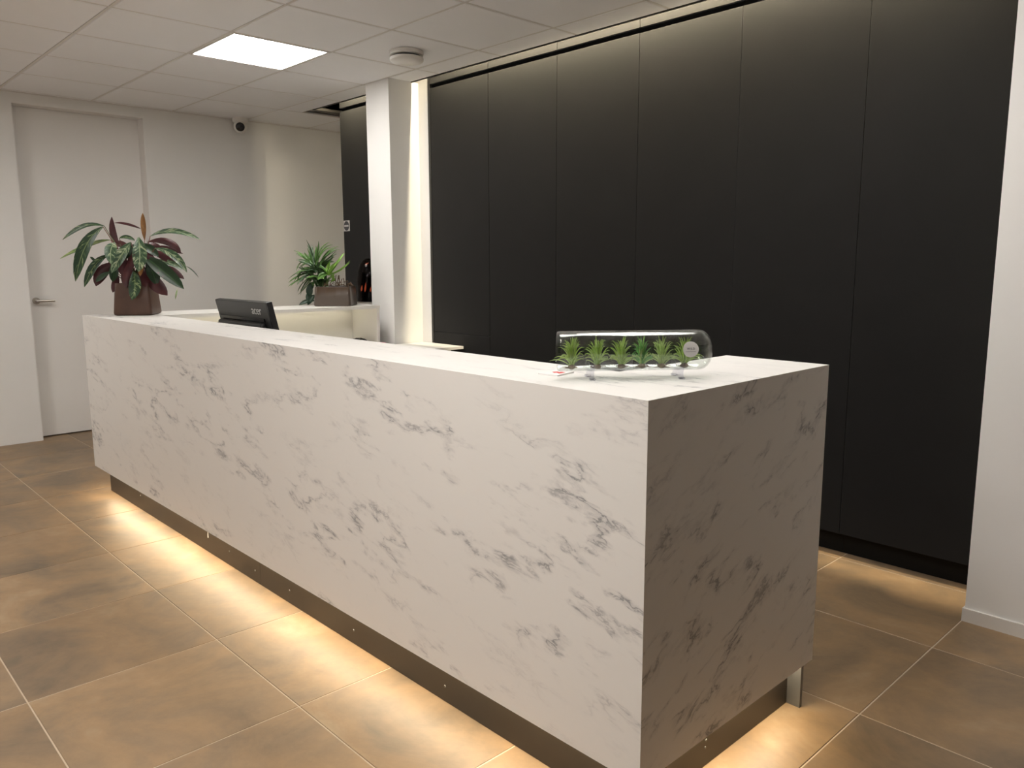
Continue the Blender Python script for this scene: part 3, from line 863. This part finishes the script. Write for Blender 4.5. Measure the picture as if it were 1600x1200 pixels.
LV = [  # base, mid control, tip (study px), depth at mid / tip, width px, face, upper side towards camera?
    ((560, 275), (380, 215), (155, 402), 0.02, 0.02, 70, 'lf_g', 1), ((548, 285), (340, 400), (252, 795), 0.07, 0.10, 150, 'lf_g', 1),
    ((610, 400), (430, 400), (98, 568), -0.06, -0.10, 70, 'lf_l', 1), ((580, 545), (430, 590), (328, 848), 0.04, 0.08, 105, 'lf_g', 1),
    ((610, 620), (480, 680), (436, 838), 0.02, 0.04, 150, 'lf_r', 0), ((590, 700), (500, 740), (440, 800), 0.05, 0.07, 70, 'lf_d', 1),
    ((690, 440), (615, 390), (636, 186), 0.0, 0.0, 80, 'lf_r', 0), ((652, 240), (760, 225), (908, 292), -0.05, -0.06, 34, 'lf_c', 0),
    ((930, 410), (925, 280), (930, 148), -0.01, -0.03, 62, 'lf_o', 1), ((872, 385), (885, 540), (848, 712), 0.12, 0.15, 165, 'lf_c', 1),
    ((655, 440), (585, 470), (600, 640), 0.10, 0.14, 140, 'lf_c', 1), ((800, 430), (700, 530), (598, 722), 0.09, 0.13, 140, 'lf_c', 1),
    ((800, 700), (830, 830), (765, 972), 0.14, 0.155, 140, 'lf_g', 1), ((650, 720), (630, 800), (592, 900), 0.08, 0.11, 85, 'lf_r', 0),
    ((985, 370), (1180, 270), (1452, 408), 0.03, 0.05, 85, 'lf_c', 1), ((960, 420), (1180, 360), (1272, 518), -0.03, -0.06, 95, 'lf_r', 0),
    ((1030, 470), (1120, 450), (1292, 526), -0.04, -0.08, 60, 'lf_r', 0), ((1020, 485), (1200, 500), (1302, 714), 0.06, 0.08, 105, 'lf_c', 1),
    ((970, 510), (1100, 520), (1250, 668), 0.01, 0.02, 110, 'lf_r', 0), ((915, 560), (1040, 660), (1256, 872), 0.10, 0.15, 185, 'lf_d', 1),
    ((1080, 640), (1180, 680), (1284, 768), -0.02, -0.04, 90, 'lf_r', 0), ((890, 660), (980, 800), (1104, 928), 0.06, 0.08, 170, 'lf_r', 0),
    ((690, 385), (760, 350), (840, 405), -0.04, -0.05, 60, 'lf_g', 1), ((640, 600), (620, 700), (600, 800), 0.05, 0.09, 110, 'lf_d', 1),
    ((860, 560), (880, 640), (860, 750), 0.09, 0.11, 70, 'lf_o', 1), ((1020, 590), (1150, 610), (1290, 690), 0.03, 0.03, 80, 'lf_c', 1),
    ((400, 560), (420, 570), (450, 612), 0.0, 0.01, 34, 'lf_d', 1), ((1300, 650), (1360, 680), (1412, 760), 0.04, 0.05, 16, 'lf_d', 1),
    ((1205, 870), (1185, 900), (1172, 968), 0.13, 0.14, 18, 'lf_l', 1), ((760, 640), (745, 700), (700, 830), 0.06, 0.10, 120, 'lf_r', 0),
    ((860, 650), (900, 740), (905, 850), 0.07, 0.10, 130, 'lf_r', 0), ((740, 560), (700, 640), (690, 740), 0.07, 0.09, 110, 'lf_r', 0),
    ((900, 500), (960, 560), (1000, 660), 0.06, 0.07, 120, 'lf_r', 0), ((800, 520), (790, 600), (770, 700), 0.05, 0.08, 90, 'lf_r', 0),
    ((700, 560), (640, 640), (600, 760), 0.04, 0.06, 120, 'lf_d', 1), ((780, 600), (740, 720), (720, 860), 0.10, 0.125, 110, 'lf_r', 0),
    ((930, 600), (990, 700), (1010, 830), 0.05, 0.06, 150, 'lf_d', 1), ((840, 450), (760, 500), (700, 600), 0.05, 0.06, 120, 'lf_d', 1),
    ((900, 440), (960, 480), (1050, 560), 0.02, 0.02, 120, 'lf_d', 1),
    # leaves on the far side
    ((780, 480), (700, 380), (560, 430), -0.14, -0.22, 95, 'lf_g', 0), ((860, 480), (980, 390), (1120, 470), -0.15, -0.23, 95, 'lf_d', 0),
    ((820, 520), (800, 430), (760, 560), -0.18, -0.26, 110, 'lf_d', 0), ((760, 560), (640, 520), (520, 690), -0.12, -0.18, 100, 'lf_r', 0),
    ((900, 570), (1040, 560), (1160, 760), -0.12, -0.18, 110, 'lf_d', 0), ((840, 600), (880, 620), (960, 860), -0.13, -0.16, 100, 'lf_r', 0)]
stm = MB(); stm2 = MB()
for n_, (b_, m_, t_, cm, ctp, w_, mt_, up) in enumerate(LV):
    cb0 = 0.45 * cm
    A, B, C_ = c2l(b_[0], b_[1], cb0), c2l(m_[0], m_[1], cm), c2l(t_[0], t_[1], ctp)
    hint = (DD * 0.85 + UU * 0.55) if up else -(DD * 0.9 + UU * 0.25)
    if mt_ == 'lf_r': mats = [M['lf_d'], M['lf_r']]
    elif mt_ == 'lf_o': mats = [M['lf_o'], M['lf_o']]
    else: mats = [M[mt_], M['lf_r']]
    if mt_ in ('lf_c', 'lf_g', 'lf_d') and not up: mats = [M[mt_], M['lf_r']]
    me = leaf_mesh('leaf', A, B, C_, w_ * K, hint, mats, fold=0.24 if up else 0.2, wav=0.10 if w_ > 60 else 0.0)
    obj('leaf', me, None, p1, local=True)
    if w_ > 40:
        an = n_ * 2.4
        s0 = Vector((0.03 * math.cos(an), 0.03 * math.sin(an), 0.155))
        (stm if n_ % 3 else stm2).tube([s0, s0 * 0.5 + A * 0.5 + UU * 0.02 * (1 if A.z > 0.25 else 0), A], [0.0035, 0.003, 0.002], 6)
obj('stems', stm, M['stem_red'], p1, smooth=True, local=True)
obj('stems', stm2, M['stem'], p1, smooth=True, local=True)

# ------------------------------------------------------------------ PLANT 2 : aloe-like plant in the low planter on the side counter
P2 = Vector((-4.785, 2.868, DT))
DD = Vector((0.857, -0.514, 0.05))
p2 = thing('potted_aloe', P2, 'spiky bright green plant in low brown glazed planter on side counter', 'plant')
pm2 = pot_mesh([(0.120, 0.020, 0.0), (0.126, 0.022, 0.005), (0.126, 0.022, 0.012), (0.122, 0.021, 0.07), (0.117, 0.020, 0.128), (0.115, 0.019, 0.131)], 0.008, 0.02)
po2 = obj('pot', pm2, M['pot2'], p2, smooth=35, local=True)
po2.rotation_euler = (0, 0, math.radians(47))
so2 = obj('soil', MB().prism(rounded_square(0.105, 0.012), 0.100, 0.1115), M['soil'], p2, local=True)
so2.rotation_euler = po2.rotation_euler
K2 = 0.00445 / 8.572
def a2l(x, y, c):
    return RR * ((x - 708) * K2) + UU * ((992 - y) * K2) + DD * c
AL = [((420, 480), (330, 330), (170, 260)), ((430, 470), (370, 380), (300, 290)), ((440, 460), (425, 330), (415, 185)), ((455, 460), (480, 340), (470, 215)),
      ((470, 460), (540, 210), (690, 205)), ((480, 470), (560, 370), (740, 280)), ((500, 480), (600, 400), (690, 335)), ((440, 500), (300, 380), (220, 520)),
      ((430, 520), (280, 470), (150, 690)), ((420, 540), (250, 500), (190, 650)), ((410, 560), (230, 640), (105, 735)), ((420, 560), (300, 600), (250, 690)),
      ((430, 580), (300, 690), (225, 820)), ((440, 600), (330, 700), (260, 790)), ((470, 560), (340, 560), (215, 480)), ((480, 540), (380, 480), (330, 560)),
      ((500, 540), (560, 470), (640, 420)), ((520, 550), (590, 440), (685, 380)), ((540, 480), (600, 300), (720, 275)), ((450, 520), (400, 420), (360, 300)),
      ((460, 560), (420, 500), (300, 560)), ((470, 600), (380, 620), (320, 650)), ((480, 620), (400, 690), (360, 740)), ((430, 500), (330, 430), (200, 395))]
BR = [((620, 590), (700, 500), (825, 315)), ((630, 600), (800, 560), (908, 432)), ((610, 590), (560, 500), (500, 470)), ((600, 600), (640, 480), (655, 400)),
      ((620, 600), (680, 540), (690, 640)), ((610, 600), (560, 590), (520, 640)), ((625, 595), (590, 560), (555, 520)), ((630, 590), (660, 520), (720, 440)),
      ((470, 640), (430, 600), (370, 640)), ((480, 650), (520, 610), (560, 650)), ((640, 610), (700, 650), (640, 700)), ((500, 610), (560, 560), (600, 600))]
rnd = random.Random(5)
def jit(l, k, n):
    o = []
    for _ in range(n):
        for b_, m_, t_ in l:
            f = lambda p, q: (p[0] + rnd.uniform(-q, q), p[1] + rnd.uniform(-q, q))
            o.append((f(b_, k * 0.4), f(m_, k), f(t_, k * 1.3)))
    return o
AL = AL + jit(AL, 50, 2)
BR = BR + jit(BR, 30, 1)
for lst, ml, w_, bc in [(AL, ['al_a', 'al_a', 'al_c'], 37, 0.0), (BR, ['al_b', 'al_b', 'al_a'], 42, 0.05)]:
    for n_, (b_, m_, t_) in enumerate(lst):
        c0 = bc + rnd.uniform(-0.03, 0.03)
        c2 = c0 + rnd.uniform(-0.10, 0.12)
        me = leaf_mesh('leaf', a2l(*b_, c0), a2l(*m_, (c0 + c2) / 2), a2l(*t_, c2), w_ * rnd.uniform(0.8, 1.1) * K2, DD * 0.5 + UU * 0.8 + RR * rnd.uniform(-.3, .3),
                       [M[ml[n_ % 3]], M[ml[n_ % 3]]], fold=0.5, ns=8, na=2, peak=0.16)
        obj('leaf', me, None, p2, local=True)
for n_ in range(16):     # random inner and rear leaves give the crown its body
    a = rnd.uniform(0, 6.28); r_ = rnd.uniform(0.06, 0.15); c0 = Vector((0, 0, 0.10)) + RR * (-0.10 + rnd.uniform(-.03, .05)) - DD * rnd.uniform(0, 0.05)
    d_ = Vector((math.cos(a), math.sin(a), 0))
    z_ = rnd.uniform(0.18, 0.32)
    me = leaf_mesh('leaf', c0, c0 + d_ * r_ * 0.4 + UU * (z_ - 0.10), c0 + d_ * r_ + UU * (z_ - 0.12), 0.024, UU + d_ * -0.5, [M['al_a'], M['al_c']], fold=0.5, ns=7, na=2, peak=0.16)
    obj('leaf', me, None, p2, local=True)
# dark succulent leaves hanging behind the planter
for b_, m_, t_, w_, c0, c2 in [((400, 680), (330, 800), (375, 880), 120, -0.05, -0.02), ((400, 800), (350, 840), (320, 930), 100, -0.04, -0.02),
                               ((425, 930), (330, 920), (215, 985), 85, -0.02, 0.02), ((420, 850), (380, 900), (330, 985), 100, -0.03, 0.01), ((420, 700), (370, 700), (360, 820), 110, -0.06, -0.05)]:
    obj('leaf', leaf_mesh('leaf', a2l(*b_, c0), a2l(*m_, (c0 + c2) / 2), a2l(*t_, c2), w_ * K2, DD * 0.8 + UU * 0.6, [M['al_d'], M['al_d']], fold=0.3, ns=8, na=4), None, p2, local=True)
tw = MB()
for n_ in range(34):
    x = rnd.uniform(520, 930); y = 735 - rnd.uniform(0, 60) * (1 if x < 860 else 0.6)
    p = a2l(x, y, rnd.uniform(-0.02, 0.07)); d_ = Vector((rnd.uniform(-1, 1), rnd.uniform(-1, 1), rnd.uniform(-0.5, 0.7))).normalized()
    L_ = rnd.uniform(0.015, 0.045)
    tw.tube([p - d_ * L_ / 2, p + UU * rnd.uniform(0, .008), p + d_ * L_ / 2], 0.0022, 5)
for n_ in range(9):
    x = rnd.uniform(690, 820); p = a2l(x, rnd.uniform(590, 690), rnd.uniform(-.01, .03))
    tw.tube([a2l(x, 740, 0.02), (a2l(x, 740, .02) + p) / 2 + RR * rnd.uniform(-.01, .01), p], [0.0022, 0.002, 0.003], 5)
obj('twigs', tw, M['twig'], p2, local=True)

# ------------------------------------------------------------------ LANTERN with flames, half behind the column
L_ = Vector((-4.893, 3.205, DT))
la = thing('flame_lantern', L_, 'black dome lantern with red flames, half hidden behind the column', 'lantern')
obj('base', MB().lathe([(0.080, 0.0), (0.084, 0.003), (0.084, 0.010), (0.078, 0.013)], (0, 0, 0), 40), M['steel'], la, smooth=40, local=True)
pr_ = [(0.082, 0.0132), (0.084, 0.10), (0.083, 0.17), (0.076, 0.23), (0.060, 0.28), (0.036, 0.31), (0.012, 0.320)]
pi_ = [(r - 0.003 if r > 0.02 else 0.008, z - 0.003 if z > 0.02 else z) for r, z in reversed(pr_)]
obj('dome', MB().lathe(pr_ + pi_, (0, 0, 0), 40, close=True), M['smoke'], la, smooth=50, local=True)
obj('core', MB().lathe([(0.060, 0.0135), (0.062, 0.06), (0.058, 0.076)], (0, 0, 0), 30), M['blackbody'], la, smooth=40, local=True)
obj('back_screen', MB().lathe([(0.030, 0.0765), (0.030, 0.26)], (-0.017, 0.010, 0), 24), M['blackbody'], la, smooth=40, local=True)
for dx, dz_, s_, c_ in [(-0.055, 0.085, 0.045, 0.028), (-0.030, 0.080, 0.068, 0.045), (0.01, 0.08, 0.04, 0.055), (-0.022, 0.275, 0.03, 0.03)]:
    fm = MB().lathe([(0.001, 0), (0.0055, s_ * 0.18), (0.007, s_ * 0.38), (0.0045, s_ * 0.68), (0.0006, s_)], RR * dx + DD * c_ + UU * dz_, 10, (UU + RR * 0.15) if dz_ < 0.2 else (UU * 0.5 + RR))
    obj('flame', fm, M['flame'], la, smooth=True, local=True)

# ------------------------------------------------------------------ GLASS TUBE WITH AIR PLANTS
AX = Vector((0.6313, 0.7755, 0)); NN = Vector((-0.7755, 0.6313, 0))     # along the tube, away from the viewer
TR = 0.050; TZ = DT + 0.069
F0 = Vector((-1.249, 1.452, 0)) + NN * 0.03
yaw = math.atan2(AX.y, AX.x)
tb = thing('glass_tube_terrarium', (F0.x, F0.y, DT), 'clear glass tube holding green air plants on the desk corner', 'terrarium', rz=yaw)
xa, xb = -0.080, 0.300
outp = [(TR - 0.0015, xa), (TR, xa + 0.003)] + [(TR, xa + (xb - 0.03 - xa) * k / 6) for k in range(1, 7)]
outp += [(TR - 0.028 + 0.028 * math.cos(a), xb - 0.030 + 0.030 * math.sin(a)) for a in [math.radians(d) for d in (15, 30, 45, 60, 75, 90)]] + [(0.010, xb + 0.001)]
wth = 0.0028
inp = [(0.010, xb + 0.001 - wth)] + [(TR - 0.028 + (0.028 - wth) * math.cos(a), xb - 0.030 + (0.030 - wth) * math.sin(a)) for a in [math.radians(d) for d in (90, 75, 60, 45, 30, 15)]]
inp += [(TR - wth, xa + (xb - 0.03 - xa) * k / 6) for k in range(6, 0, -1)] + [(TR - wth, xa + 0.003), (TR - wth + 0.001, xa)]
gl = MB().lathe(outp + inp, (0, 0, TZ - DT), 64, (1, 0, 0), close=True)
# caps in the middle of the closed end
for xx, fl_ in [(xb + 0.001, 1), (xb + 0.001 - wth, 0)]:
    ring = [(xx, 0.010 * math.cos(2 * math.pi * k / 24), TZ - DT + 0.010 * math.sin(2 * math.pi * k / 24)) for k in range(24)]
    gl.add(ring, [tuple(range(24)) if fl_ else tuple(range(23, -1, -1))])
go = obj('glass_body', gl, M['glass'], tb, smooth=40, local=True)
el = math.radians(7)
def on_tube(x, s, lift):   # x along the tube, s arc length up from the line of sight, lift off the glass
    a = el + s / TR
    return (x, -(TR + lift) * math.cos(a), TZ - DT + (TR + lift) * math.sin(a))
st = MB(); nn = 28; x_s = 0.238; rs = 0.0195
vs = [on_tube(x_s, 0, 0.0006)]
for ri in range(1, 6):
    for k in range(nn):
        a = 2 * math.pi * k / nn
        vs.append(on_tube(x_s + rs * ri / 5 * math.cos(a), rs * ri / 5 * math.sin(a), 0.0006))
fs = [(0, 1 + k, 1 + (k + 1) % nn) for k in range(nn)]
for ri in range(4):
    for k in range(nn):
        a0 = 1 + ri * nn
        fs.append((a0 + k, a0 + nn + k, a0 + nn + (k + 1) % nn, a0 + (k + 1) % nn))
st.add(vs, fs)
sto = obj('round_sticker', st, M['sticker'], tb, smooth=True, local=True)
sto['label'] = 'round grey sticker reading WILD'
wm = text_mesh('WILD', 0.0068, 0.0001, 1.25, 0.00012)
for v_ in wm.vertices:
    x, y, z = v_.co
    v_.co = on_tube(x_s + x, y + 0.001, 0.0012)
wm.materials.clear(); wm.materials.append(M['ink'])
obj('lettering', wm, M['ink'], sto, local=True)
obj('printed_line', MB().add([on_tube(x_s - 0.013, -0.0062, 0.001), on_tube(x_s + 0.012, -0.0062, 0.001), on_tube(x_s + 0.012, -0.0056, 0.001), on_tube(x_s - 0.013, -0.0056, 0.001)], [(0, 1, 2, 3)]), M['ink'], sto, local=True)
# acrylic stands
for k, xx in enumerate((0.0, 0.222)):
    c0 = F0 + AX * xx
    s_ = thing('acrylic_stand', (c0.x, c0.y, DT), ['clear acrylic foot under the open end of the glass tube', 'clear acrylic foot under the closed end of the glass tube'][k], 'stand', 'acrylic feet of the glass tube', rz=yaw)
    zc = TZ - DT; ro = TR + 0.0008
    arc = [(-ro * math.cos(math.radians(d)), zc - ro * math.sin(math.radians(d))) for d in (28, 40, 52, 64, 76, 90, 104, 116, 128, 140, 152)]
    prof = [(-0.033, 0.0004), (-0.018, 0.0004), (-0.010, 0.006), (0.010, 0.006), (0.018, 0.0004), (0.033, 0.0004), (0.036, 0.006), (0.030, 0.014), (0.041, 0.030)]
    prof = prof + [(0.049, 0.0455)] + [(y, z) for y, z in reversed(arc)] + [(-0.049, 0.0455), (-0.041, 0.030), (-0.030, 0.014), (-0.036, 0.006)]
    n = len(prof); hw = 0.0045
    mb = MB()
    vs = [(-hw, y, z) for y, z in prof] + [(hw, y, z) for y, z in prof]
    tri = tessellate_polygon([[Vector((y, z, 0)) for y, z in prof]])
    mb.add(vs, [tuple(t_) for t_ in tri] + [tuple(n + q_ for q_ in reversed(t_)) for t_ in tri] + [(i, n + i, n + (i + 1) % n, (i + 1) % n) for i in range(n)])
    obj('cradle', mb, M['acrylic'], s_, local=True)
    ft = MB().box(-hw - 0.003, hw + 0.003, -0.040, -0.030, 0.0003, 0.005, 0.001)
    obj('foot', ft, M['acrylic'], s_, local=True)
    obj('foot', MB().box(-hw - 0.003, hw + 0.003, 0.030, 0.040, 0.0003, 0.005, 0.001), M['acrylic'], s_, local=True)
# six air plants
APX = [-0.046, 0.018, 0.078, 0.130, 0.180, 0.238]
APM = ['air_a', 'air_a', 'air_a', 'air_c', 'air_b', 'air_a']
APL = ['air plant spilling out of the open end of the glass tube', 'second air plant from the open end of the glass tube', 'third air plant from the open end of the glass tube',
       'fresh green air plant, fourth from the open end of the glass tube', 'air plant just left of the round sticker in the glass tube', 'air plant behind the round sticker in the glass tube']
rnd = random.Random(11)
for k, xx in enumerate(APX):
    z0 = 0.027
    c0 = F0 + AX * xx
    ap = thing('air_plant', (c0.x, c0.y, DT + z0), APL[k], 'air plant', 'air plants in the glass tube', rz=yaw)
    fo = MB(); fo2 = MB()
    xlo = (APX[k - 1] - xx) / 2 + 0.0022 if k else -0.055
    xhi = (APX[k + 1] - xx) / 2 - 0.0022 if k < 5 else xb - 0.014 - xx
    for n_ in range(64):
        a = rnd.uniform(0, 2 * math.pi)
        d_ = Vector((math.cos(a), math.sin(a) * 0.55, 0))
        el_ = rnd.uniform(0.05, 1.0)
        ln = rnd.uniform(0.040, 0.062)
        out_ = ln * (1 - el_ * 0.72); hi_ = 0.020 + 0.066 * el_ * rnd.uniform(0.75, 1.05)
        s0 = Vector((rnd.uniform(-.004, .004), rnd.uniform(-.004, .004), 0.004))
        e = s0 + d_ * out_ + UU * (hi_ * 0.85 if el_ > 0.45 else hi_ * 0.55)
        m_ = s0 + d_ * out_ * 0.45 + UU * hi_ * 1.0
        lim = 0.0445   # stay inside the glass
        def inside(p):
            yy, zz = p.y, p.z + z0 - (TZ - DT)
            rr = math.hypot(yy, zz)
            if rr > lim: p = Vector((p.x, yy * lim / rr, zz * lim / rr - z0 + (TZ - DT)))
            p.x = max(xlo, min(xhi, p.x))
            return p
        pts = [inside(bez(s0, m_, e, t / 5)) for t in range(6)]
        (fo if n_ % 3 else fo2).tube(pts, [0.0011, 0.0013, 0.0012, 0.0010, 0.0007, 0.00025], 4)
    obj('foliage', fo, M[APM[k]], ap, smooth=True, local=True)
    obj('foliage', fo2, M['air_b'], ap, smooth=True, local=True)
    ro_ = MB().lathe([(0.003, -0.004), (0.009, -0.001), (0.010, 0.004), (0.005, 0.009)], (0, 0, 0), 12)
    for n_ in range(14):
        a = rnd.uniform(0, 6.28); d_ = Vector((math.cos(a), math.sin(a) * 0.35, 0)); q_ = rnd.uniform(0.012, 0.030)
        pts = [Vector((0, 0, 0)), d_ * q_ * 0.5 + UU * rnd.uniform(-0.001, .007), d_ * q_ + UU * rnd.uniform(-.002, .003)]
        ro_.tube([inside(p) for p in pts], [0.0013, 0.001, 0.0005], 4)
    obj('roots', ro_, M['root'], ap, local=True)
